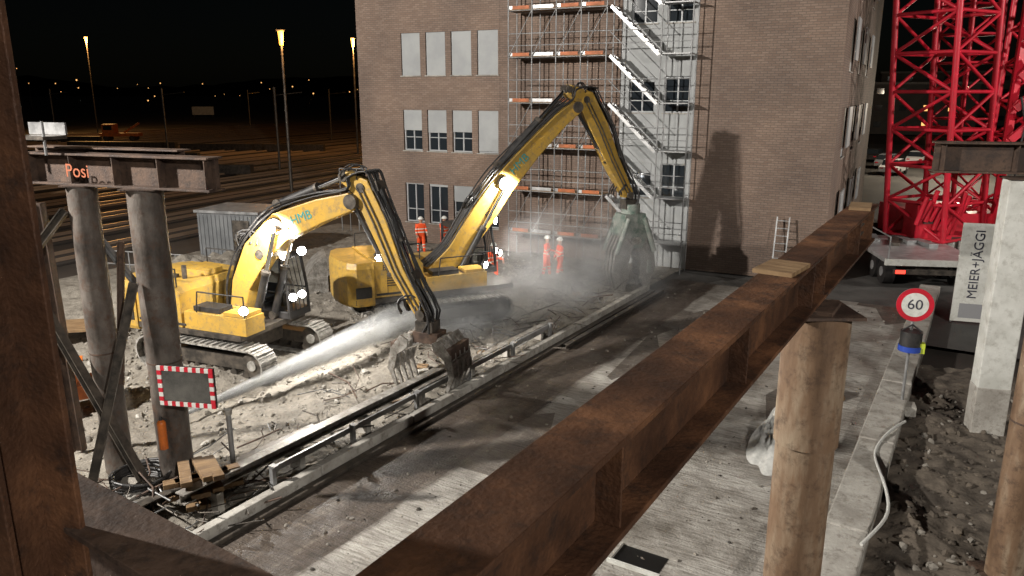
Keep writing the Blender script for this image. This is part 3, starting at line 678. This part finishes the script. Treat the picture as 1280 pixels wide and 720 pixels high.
for k in range(12): x.bar((21.3,33.4,1.6+k*1.3),(22.0,33.2,2.4+k*1.3),.28,.3,M_red)
x.box((21.55,34.0,9),(.25,.3,16),M_red)
for k in range(14): x.cyl((21.3+random.random()*.6,33.2,1+k),(21.3+random.random()*.6,33.1,2.3+k),.05,M_blk,n=6)
x.box((21.5,36,1.6),(6.5,4,1.3),M_red); x.box((18.6,34.0,1.9),(1.6,1.2,1.6),M_red); x.box((18.6,33.38,2.2),(1.1,.06,.6),M_dk)
for yy in(33.6,38.4): x.box((21,yy,.6),(8,1.0,1.2),M_dk)
for k in range(16): x.box((17.2+k*.5,33.05,.6),(.3,.1,1.15),M_trk)
for k in range(10): x.cyl((17.7+k*.2,33.3,1.3+random.random()),(17.9+k*.2,33.0,2.4+random.random()),.10,M_red)
x.obj("carbody",CE)
T=empty("flatbed_trailer",(16.6,29.9,-.1),math.radians(-8))
x=MB(); x.box((0,2.2,1.15),(3.6,5.5,.16),M_alu); x.box((0,-.6,1.12),(3.7,.12,.25),M_white); x.box((0,2.2,.85),(1.2,5.2,.35),M_dk)
for sx in(-1.35,1.35):
    for yy in(.6,1.8): x.cyl((sx-.2,yy,.5),(sx+.2,yy,.5),.5,M_blk,n=24); x.cyl((sx-.22,yy,.5),(sx+.22,yy,.5),.2,M_alu,n=16)
x.box((0,-.6,.75),(3.0,.1,.2),M_dk)
for sx in(-1.25,1.25): x.box((sx,-.67,.75),(.36,.05,.14),M_tail)
for k in range(4): x.box((-1.0+.6*k,2.6+random.random()*1.5,1.30),(.4,1.4,.16),random.choice([M_galv,M_dk,M_alu]),Matrix.Rotation(random.uniform(-.3,.3),3,'Z'))
x.tube([(-1.7,-.5,1.2),(-1.7,-.5,2.1),(-1.7,4,2.1),(-1.7,4,1.2)],.03,M_galv)
x.obj("body",T,bevel=.01)
Bn=empty("company_banner",(15.55,24.9,-.1),-.32)
x=MB(); x.box((0,0,1.75),(1.32,.07,3.35),M_white); x.box((-.05,-.037,.45),(.8,.008,.5),mat("logo_grey",(.25,.25,.26))); 
for sx in(-.62,.62): x.bar((sx,.1,0),(sx,.05,3.4),.05,.05,M_galv)
x.bar((.5,.9,0),(.5,.1,2.2),.05,.05,M_galv); x.obj("board",Bn)
text("lettering","MEIER+JÄGGI",.40,M_ink,Bn,(-.12,-.042,2.05),(math.radians(90),math.radians(-90),0),.006)
Sg=empty("speed_limit_sign",(9.45,17.35,-.05),-.35)
x=MB(); x.cyl((0,.04,0),(0,.04,3.0),.035,M_galv,n=10)
x.cyl((0,0,2.72),(0,-.015,2.72),.40,M_red,n=40); x.cyl((0,-.015,2.72),(0,-.02,2.72),.29,M_white,n=40); x.cyl((0,.004,2.72),(0,.02,2.72),.40,M_alu,n=40)
x.box((0,0,.12),(.6,.4,.24),M_conc)
x.obj("sign_post",Sg)
text("lettering","60",.34,M_ink,Sg,(0,-.024,2.72),(math.radians(90),0,0))
x=MB(); x.cyl((0,-.06,1.75),(0,-.06,2.1),.24,M_blk,n=20); x.cyl((0,-.06,1.62),(0,-.06,1.75),.26,M_blue,n=20); x.box((.22,-.1,1.72),(.16,.2,.24),mat("lime",(.5,.6,.05))); x.tube([(-.2,-.05,2.1),(0,-.05,2.25),(.2,-.05,2.1)],.02,M_blk)
x.obj("warning_lamp",Sg)
x=MB(); x.tube([V(S(-.95+.25*math.sin(t*1.3),12.5+t*1.1,.32+.03*math.sin(t*3))) for t in [i*.25 for i in range(22)]],.03,M_hoseW)
x.obj("hose")
def heap(name,b,a,rx,ry,h,m,rough_=.3):
    vs=[];fs=[];n=64;k=26
    for j in range(k+1):
        for i in range(n):
            t=2*math.pi*i/n; rr=j/k; q=1+.22*noise.noise(V((math.cos(t)*2,math.sin(t)*2,b)))
            X=math.cos(t)*rr;Y=math.sin(t)*rr
            z=h*(1-rr**2)*(1+.25*noise.noise(V((X*3+b,Y*3,1))))+rough_*h*abs(noise.noise(V((X*7+b,Y*7,3))))*(1-rr**3)
            vs.append((b+rx*X*q,a+ry*Y*q,max(z,.004)))
    for j in range(k):
        for i in range(n): fs.append((j*n+i,j*n+(i+1)%n,(j+1)*n+(i+1)%n,(j+1)*n+i))
    x=MB(); x.add(vs,fs,m,True); return x.obj(name,rz=SITE)
heap("plastic_sheet_heap",-3.1,16.9,.62,2.2,.38,mat("white_plastic",(.42,.42,.40),(.60,.60,.57),rough=.5,scale=4,bump=.6,bscale=8),.7)
heap("sandbag_pile",-2.6,19.8,.3,.5,.3,M_wood)
x=MB(); x.bar(S(-2.1,8.5,.35),S(-2.0,12.4,.35),.12,.1,M_alu); x.obj("aluminium_rail")
def car(loc,rz,m):
    E=empty("parked_car",loc,rz); x=MB()
    x.prism([(-2.1,.35),(-2.15,.8),(-1.6,.98),(1.0,.98),(2.0,.8),(2.1,.35)],-.85,.85,m)
    x.prism([(-1.7,.96),(-1.2,1.42),(.3,1.45),(1.0,.97)],-.72,.72,M_glass); x.prism([(-1.15,1.42),(-1.1,1.47),(.2,1.49),(.3,1.45)],-.7,.7,m)
    for a in(-1.3,1.3):
        for y in(-.8,.8): x.cyl((a,y-.1,.33),(a,y+.1,.33),.33,M_blk,n=18)
    x.box((-2.14,.6,.7),(.04,.3,.12),M_red); x.box((-2.14,-.6,.7),(.04,.3,.12),M_red)
    x.obj("body",E,bevel=.08)
car((36.5,74,-.1),.9,M_carw); car((38.8,80,-.1),.9,M_car); car((41,88,-.1),.9,M_blk); car((37,90,-.1),.9,M_car); car((44,84,-.1),.9,M_carw); car((43,97,-.1),.9,M_carw)
x=MB()
for k in range(8): x.box((25.5+k*1.1,52+k*.1,-.094),(.5,4,.008),M_white,Matrix.Rotation(-.5,3,'Z'))
x.obj("road_markings")
for i,(xx,yy,ww,hh) in enumerate([(75,150,22,9),(110,190,40,12),(60,170,14,6)]):
    E=empty("distant_building",(xx,yy,-.1),-.4); x=MB(); x.box((0,0,hh/2),(ww,12,hh),M_asph); x.box((0,0,hh+.2),(ww+.6,12.6,.4),M_dk)
    for k in range(int(ww/4)):
        for j in range(int(hh/3)): x.box((-ww/2+2+k*4,-6.02,1.8+j*3),(1.2,.06,1.0),M_far if random.random()<.12 else M_glass)
    x.obj("body",E)

# ------------------------------------------------------------ left side things
E=empty("traffic_mirror",(-5.75,12.75,2.45),-.18)
x=MB(); x.box((0,0,0),(1.08,.05,.74),M_blk); x.box((0,-.03,0),(.90,.02,.56),mat("mirror_face",(.14,.15,.16),(.24,.25,.26),rough=.14,metal=1,scale=3))
n=14
for k in range(n):
    for zz in(-.33,.33): x.box((-.54+1.08*(k+.5)/n,-.035,zz),(1.08/n,.03,.08),M_red if k%2 else M_white)
for k in range(7):
    for xx in(-.50,.50): x.box((xx,-.036,-.285+.57*(k+.5)/7),(.08,.03,.57/7),M_white if k%2 else M_red)
x.bar((-.3,.04,0),(-.6,.75,0),.05,.05,M_galv); x.bar((.1,.04,0),(-.5,.75,0),.05,.05,M_galv)
x.obj("mirror",E)
x=MB(); x.cyl((0,0,0),(0,0,1.55),.05,M_galv,n=12); x.cyl((0,0,1.5),(0,0,1.6),.07,M_conc,n=12); x.box((0,0,.05),(.35,.35,.1),M_conc); x.obj("bollard_post",loc=(-5.45,13.7,0))
x=MB(); x.cyl((0,0,0),(0,0,.5),.08,M_org,n=16); x.sphere((0,0,.5),.08,M_org,half=True); x.cyl((0,0,.56),(0,0,.64),.03,M_blk); x.bar((0,0,.62),(.12,0,.58),.02,.02,M_blk); x.obj("fire_extinguisher",loc=(-6.55,13.27,1.0))
x=MB()
for k in range(7): 
    r0=.42+.02*k; x.tube([(math.cos(t)*r0+.02*k,math.sin(t)*r0,.06+k*.05+.03*math.sin(t*2+k)) for t in [i*.35 for i in range(19)]],.035,M_blk,6)
x.obj("cable_coil",loc=(-7.2,13.35,.1))
E=empty("mini_dumper",(-10.4,17.4,0.05),.5); x=MB()
x.box((0,0,.55),(1.5,.9,.35),M_org); x.prism([(-.9,.7),(-1.0,1.2),(.1,1.2),(-.1,.7)],-.45,.45,M_org); x.box((.6,0,.95),(.4,.6,.5),M_blk)
for a in(-.5,.5):
    for y in(-.5,.5): x.cyl((a,y-.1,.28),(a,y+.1,.28),.28,M_blk,n=18)
x.tube([(.8,-.3,1.1),(.8,-.3,1.7),(.8,.3,1.7),(.8,.3,1.1)],.03,M_blk); x.obj("body",E,bevel=.03)
E=empty("site_hut",(-12.6,35.6,-.2),-.25); x=MB()
M_hut=mat("hut_panel",(.10,.105,.11),(.15,.155,.16),rough=.5,scale=1)
x.box((0,0,1.2),(3.1,2.4,2.4),M_hut); x.box((0,0,2.45),(3.3,2.6,.12),M_galv)
for k in range(15): x.box((-1.45+k*.207,-1.21,1.2),(.06,.05,2.2),M_hut)
x.box((.7,-1.24,1.1),(.85,.04,2.0),M_dk); x.obj("body",E)
x=MB()
for k in range(6): x.cyl((-17+k*1.1,31.5-k*.3,-.1),(-17+k*1.1,31.5-k*.3,1.1),.03,M_galv,n=6)
for z in(.55,1.1): x.cyl((-17,31.5,z),(-11.5,30,z),.03,M_galv,n=6)
x.obj("guard_rail")
x=MB()
for k in range(7): x.cyl((-9.6+k*.5,43-k*.1,-.1),(-9.6+k*.5,43-k*.1,3.4),.03,M_galv,n=6)
for z in(2.2,2.8,3.4): x.cyl((-9.6,43,z),(-6.6,42.4,z),.03,M_galv,n=6)
x.obj("stair_railing")
x=MB(); vs=[];fs=[]
for i in range(11):
    t=i/10; 
    for j in range(2): vs.append((.9*t*t,j*1.6,1.5*math.sin(t*1.3)))
    if i: fs.append((2*i-2,2*i-1,2*i+1,2*i))
x.add(vs,fs,M_wear,True); x.add([(.0,0,0)]+[(.9*(i/10)**2,0,1.5*math.sin(i/10*1.3)) for i in range(11)]+[(.9,0,0)],[tuple(range(13))],M_wear)
x.obj("excavator_bucket_shell",loc=(-7.9,28.3,0),rz=.3)
x=MB()
for k in range(8): x.box((0,k*.16,0),(2.6,.14,.08),M_wood)
x.obj("plank_platform",loc=(-13.8,22.3,.45),rz=.2)
heap("spoil_heap",-25.5,18.5,3.2,4,1.2,M_grav)

# ------------------------------------------------------------ rail yard
M_rail=mat("rail_steel",(.45,.33,.24),rough=.35,metal=.6)
M_slp=mat("sleeper",(.03,.024,.02),rough=.9)
TR=math.radians(-24)
x=MB()
for k in range(24):
    b=-34-k*4.3-random.uniform(0,1.2)
    for g_ in(-.72,.72): x.box((b+g_,190,-.1),(.10,430,.16),M_rail)
    x.box((b,190,-.24),(2.5,430,.08),M_slp)
x.obj("railway_tracks",rz=TR)
x=MB()
for (px_,py_,l_) in[(-30,75,10),(-55,110,16),(-42,90,12),(-80,125,30),(-35,105,20),(-60,95,14)]:
    x.box((px_,py_,.3),(l_,.8,.9),M_dk,Matrix.Rotation(-.1,3,'Z'))
x.obj("trackside_cable_trough")
E=empty("track_maintenance_vehicle",(-63,126,-.1),.1); x=MB()
x.box((0,0,1.0),(6,2.2,.5),M_org); x.box((-1.6,0,1.9),(1.8,2,1.5),M_org); x.box((-1.6,-1.02,2.1),(1.3,.05,.7),M_glass); x.bar((.5,0,1.3),(3,0,2.8),.3,.3,M_org)
for a in(-2,2): x.cyl((a,-1.1,.45),(a,1.1,.45),.42,M_dk,n=16)
x.obj("body",E,bevel=.05)
def yardlamp(loc,h,pw,col=(1,.5,.15)):
    E=empty("yard_lamp_post",loc); x=MB(); x.cyl((0,0,0),(0,0,h),.14,M_dk,r2=.08,n=10)
    x.box((0,0,h+.04),(.5,.5,.1),M_dk); x.cyl((0,0,h-1.0),(0,0,h),.14,M_sod,r2=.22,n=12)
    x.obj("mast",E); light("lamp",'POINT',(.5,-.5,h-.6),pw,col,E,None,.3)
yardlamp((-82,155,-.3),18,14000); yardlamp((-17.2,60,-.3),12.2,1300); yardlamp((-20,101,-.3),14.3,7000)
yardlamp((40,70,-.1),8,6500,(1,.85,.65))  # extra lamp post, added to brighten the parked cars and road
x=MB()
for (px_,py_) in[(-42,95),(-70,120),(-30,130),(-100,150),(-60,180),(-24,80)]:
    x.cyl((px_,py_,-.3),(px_,py_,8),.12,M_dk,n=8); x.bar((px_,py_,7.2),(px_+3,py_-.8,7.5),.08,.08,M_dk)
x.obj("catenary_masts")
x=MB()
for _ in range(34):
    an=random.uniform(-.68,-.12); d=random.uniform(350,1300); h=random.uniform(2,18)
    p=V((math.sin(an)*d,math.cos(an)*d,0)); s_=d*.0007*random.uniform(.4,1.3)
    x.cyl(p,p+V((0,0,h)),.1,M_dk,n=5); x.sphere(p+V((0,0,h)),s_,M_far,6,4)
for _ in range(16):
    an=random.uniform(.44,.6); d=random.uniform(200,600); h=random.uniform(4,14); p=V((math.sin(an)*d,math.cos(an)*d,0))
    x.cyl(p,p+V((0,0,h)),.1,M_dk,n=5); x.sphere(p+V((0,0,h)),d*.001,M_far,6,4)
x.obj("distant_lamps")
x=MB(); x.box((0,0,2),(7,.3,2.6),M_white)
for s_ in(-3,3): x.cyl((s_,.1,0),(s_,.1,3.2),.1,M_dk)
x.obj("yard_signboard",loc=(-100,255,-.3))
x=MB(); vs=[];fs=[]
for i in range(120):
    an=-1.1+i*2.2/119; d=1800; h=30+25*fb(i*.12,3,1,4)
    vs+=[(math.sin(an)*d,math.cos(an)*d,-5),(math.sin(an)*d,math.cos(an)*d,h)]
    if i: fs.append((2*i-2,2*i,2*i+1,2*i-1))
x.add(vs,fs,mat("hill_dark",(.01,.012,.01),rough=1)); x.obj("hills")

# ------------------------------------------------------------ mist and water jet
def volmat(name,dens,scale,lo,hi,jet=False):
    m=bpy.data.materials.new(name); m.use_nodes=True; nt=m.node_tree; L=nt.links
    nt.nodes.remove(nt.nodes["Principled BSDF"]); out=nt.nodes["Material Output"]
    pv=N(nt,"ShaderNodeVolumeScatter"); pv.inputs["Color"].default_value=(.97,.98,1,1); pv.inputs["Anisotropy"].default_value=.1
    tc=N(nt,"ShaderNodeTexCoord"); mp=N(nt,"ShaderNodeMapping"); L.new(tc.outputs["Object"],mp.inputs[0])
    if jet: mp.inputs["Scale"].default_value=(1,1,.35)
    n=N(nt,"ShaderNodeTexNoise",Scale=scale,Detail=4); L.new(mp.outputs[0],n.inputs[0])
    r=ramp(nt,n.outputs[0],[(lo,(0,0,0)),(hi,(1,1,1))]); 
    mu=N(nt,"ShaderNodeMath",operation='MULTIPLY'); L.new(r.outputs[0],mu.inputs[0])
    def M(op,a,b=None,c=None,clamp=False):
        q=N(nt,"ShaderNodeMath",operation=op); q.use_clamp=clamp
        for i,v in enumerate((a,b,c)):
            if v is None: continue
            if isinstance(v,(int,float)): q.inputs[i].default_value=v
            else: L.new(v,q.inputs[i])
        return q.outputs[0]
    if jet:
        s=N(nt,"ShaderNodeSeparateXYZ"); L.new(tc.outputs["Object"],s.inputs[0])
        rr=M('SQRT',M('ADD',M('MULTIPLY',s.outputs[0],s.outputs[0]),M('MULTIPLY',s.outputs[1],s.outputs[1])))
        RR=M('MULTIPLY_ADD',s.outputs[2],.075,.05)
        f=M('SUBTRACT',1,M('DIVIDE',rr,RR),clamp=True)
        f=M('MULTIPLY',f,M('DIVIDE',1,M('MULTIPLY_ADD',s.outputs[2],.5,.15)))
        f=M('MULTIPLY',f,M('SUBTRACT',1,M('DIVIDE',s.outputs[2],jet),clamp=True))
        L.new(f,mu.inputs[1])
    else:
        g=N(nt,"ShaderNodeTexGradient",gradient_type='SPHERICAL'); L.new(tc.outputs["Object"],g.inputs[0]); L.new(g.outputs["Fac"],mu.inputs[1])
    m2=N(nt,"ShaderNodeMath",operation='MULTIPLY'); m2.inputs[1].default_value=dens; L.new(mu.outputs[0],m2.inputs[0])
    L.new(m2.outputs[0],pv.inputs["Density"]); L.new(pv.outputs[0],out.inputs["Volume"])
    try: m.cycles.volume_step_rate=3
    except Exception: pass
    return m
def mist(name,loc,sc,dens,rz=0,nscale=1.6):
    x=MB(); x.sphere((0,0,0),1,volmat(name+"_vol",dens,nscale,.36,.66),n=24,k=14); o=x.obj(name,loc=loc,rz=rz); o.scale=sc
mist("water_mist",(2.6,27.6,1.3),(3.7,2.6,2.6),1.05,0,2.2)
mist("water_mist",(-.6,23.8,.8),(4.4,1.8,1.4),1.6,.5,2.2)
p0=V((-7.6,16.6,.25));p1=V((-1.6,23.6,1.3)); d=p1-p0
x=MB(); vm=volmat("water_jet_vol",38,2.2,.3,.6,d.length)
x.cyl((0,0,0),(0,0,d.length),.05,vm,r2=.05+.075*d.length,n=24)
o=x.obj("water_jet",loc=p0,rot=d.to_track_quat('Z','Y').to_euler())
x=MB(); dn=d.normalized()
for _ in range(7000):
    t=random.random()**1.1*.8; r=.02+.5*t
    c=p0.lerp(p1,t)+V((random.gauss(0,r*.4),random.gauss(0,r*.4),random.gauss(0,r*.4)-.5*t*t*random.random())); e=dn*random.uniform(.03,.12)
    x.cyl(c,c+e,.004+.004*random.random(),M_helm,n=3)
x.obj("water_spray_droplets")
x=MB(); x.cyl((0,0,0),(.35,.42,.12),.05,M_dk,n=12); x.bar((0,0,-.3),(0,0,0),.1,.1,M_dk); x.box((0,0,-.25),(.5,.5,.1),M_dk); x.obj("water_cannon",loc=p0-V((.35,.42,.12)))

# ------------------------------------------------------------ floodlights
def flood(loc,target,pw,color=(1,.95,.88),spot=130,size=.35):
    E=empty("floodlight_tower",(loc[0],loc[1],0)); x=MB(); x.cyl((0,0,0),(0,0,loc[2]),.12,M_galv,r2=.07,n=10)
    d=(V(target)-V(loc)).normalized(); q=d.to_track_quat('Y','Z').to_matrix()
    for sx in(-.45,.45): x.box(V((0,0,loc[2]))+q@V((sx,-.15,0)),(.6,.15,.45),M_blk,q); x.box(V((0,0,loc[2]))+q@V((sx,-.06,0)),(.5,.02,.36),M_lamp,q)
    for a in range(3): x.bar((0,0,.6),(1.2*math.cos(a*2.1),1.2*math.sin(a*2.1),0),.08,.08,M_galv)
    x.obj("tower",E)
    dl=d*.25
    light("flood_lamp",'SPOT',(dl.x,dl.y,loc[2]+dl.z),pw,color,E,None,size,spot,.6).rotation_euler=d.to_track_quat('-Z','Y').to_euler()
flood((-22,10,15),(4,28,2),47000)
flood((15,-22,20),(12,24,2),33000)
flood((36,16,15),(21,34,6),19000,spot=50)  # unseen third floodlight, added to brighten the crane
sun=bpy.data.lights.new("added_faint_sun","SUN"); sun.energy=.01; sun.angle=math.radians(.5); so=bpy.data.objects.new("added_faint_sun",sun); COL.objects.link(so); so.rotation_euler=(math.radians(40),0,math.radians(-60))  # faint sun lamp, added without any visible source
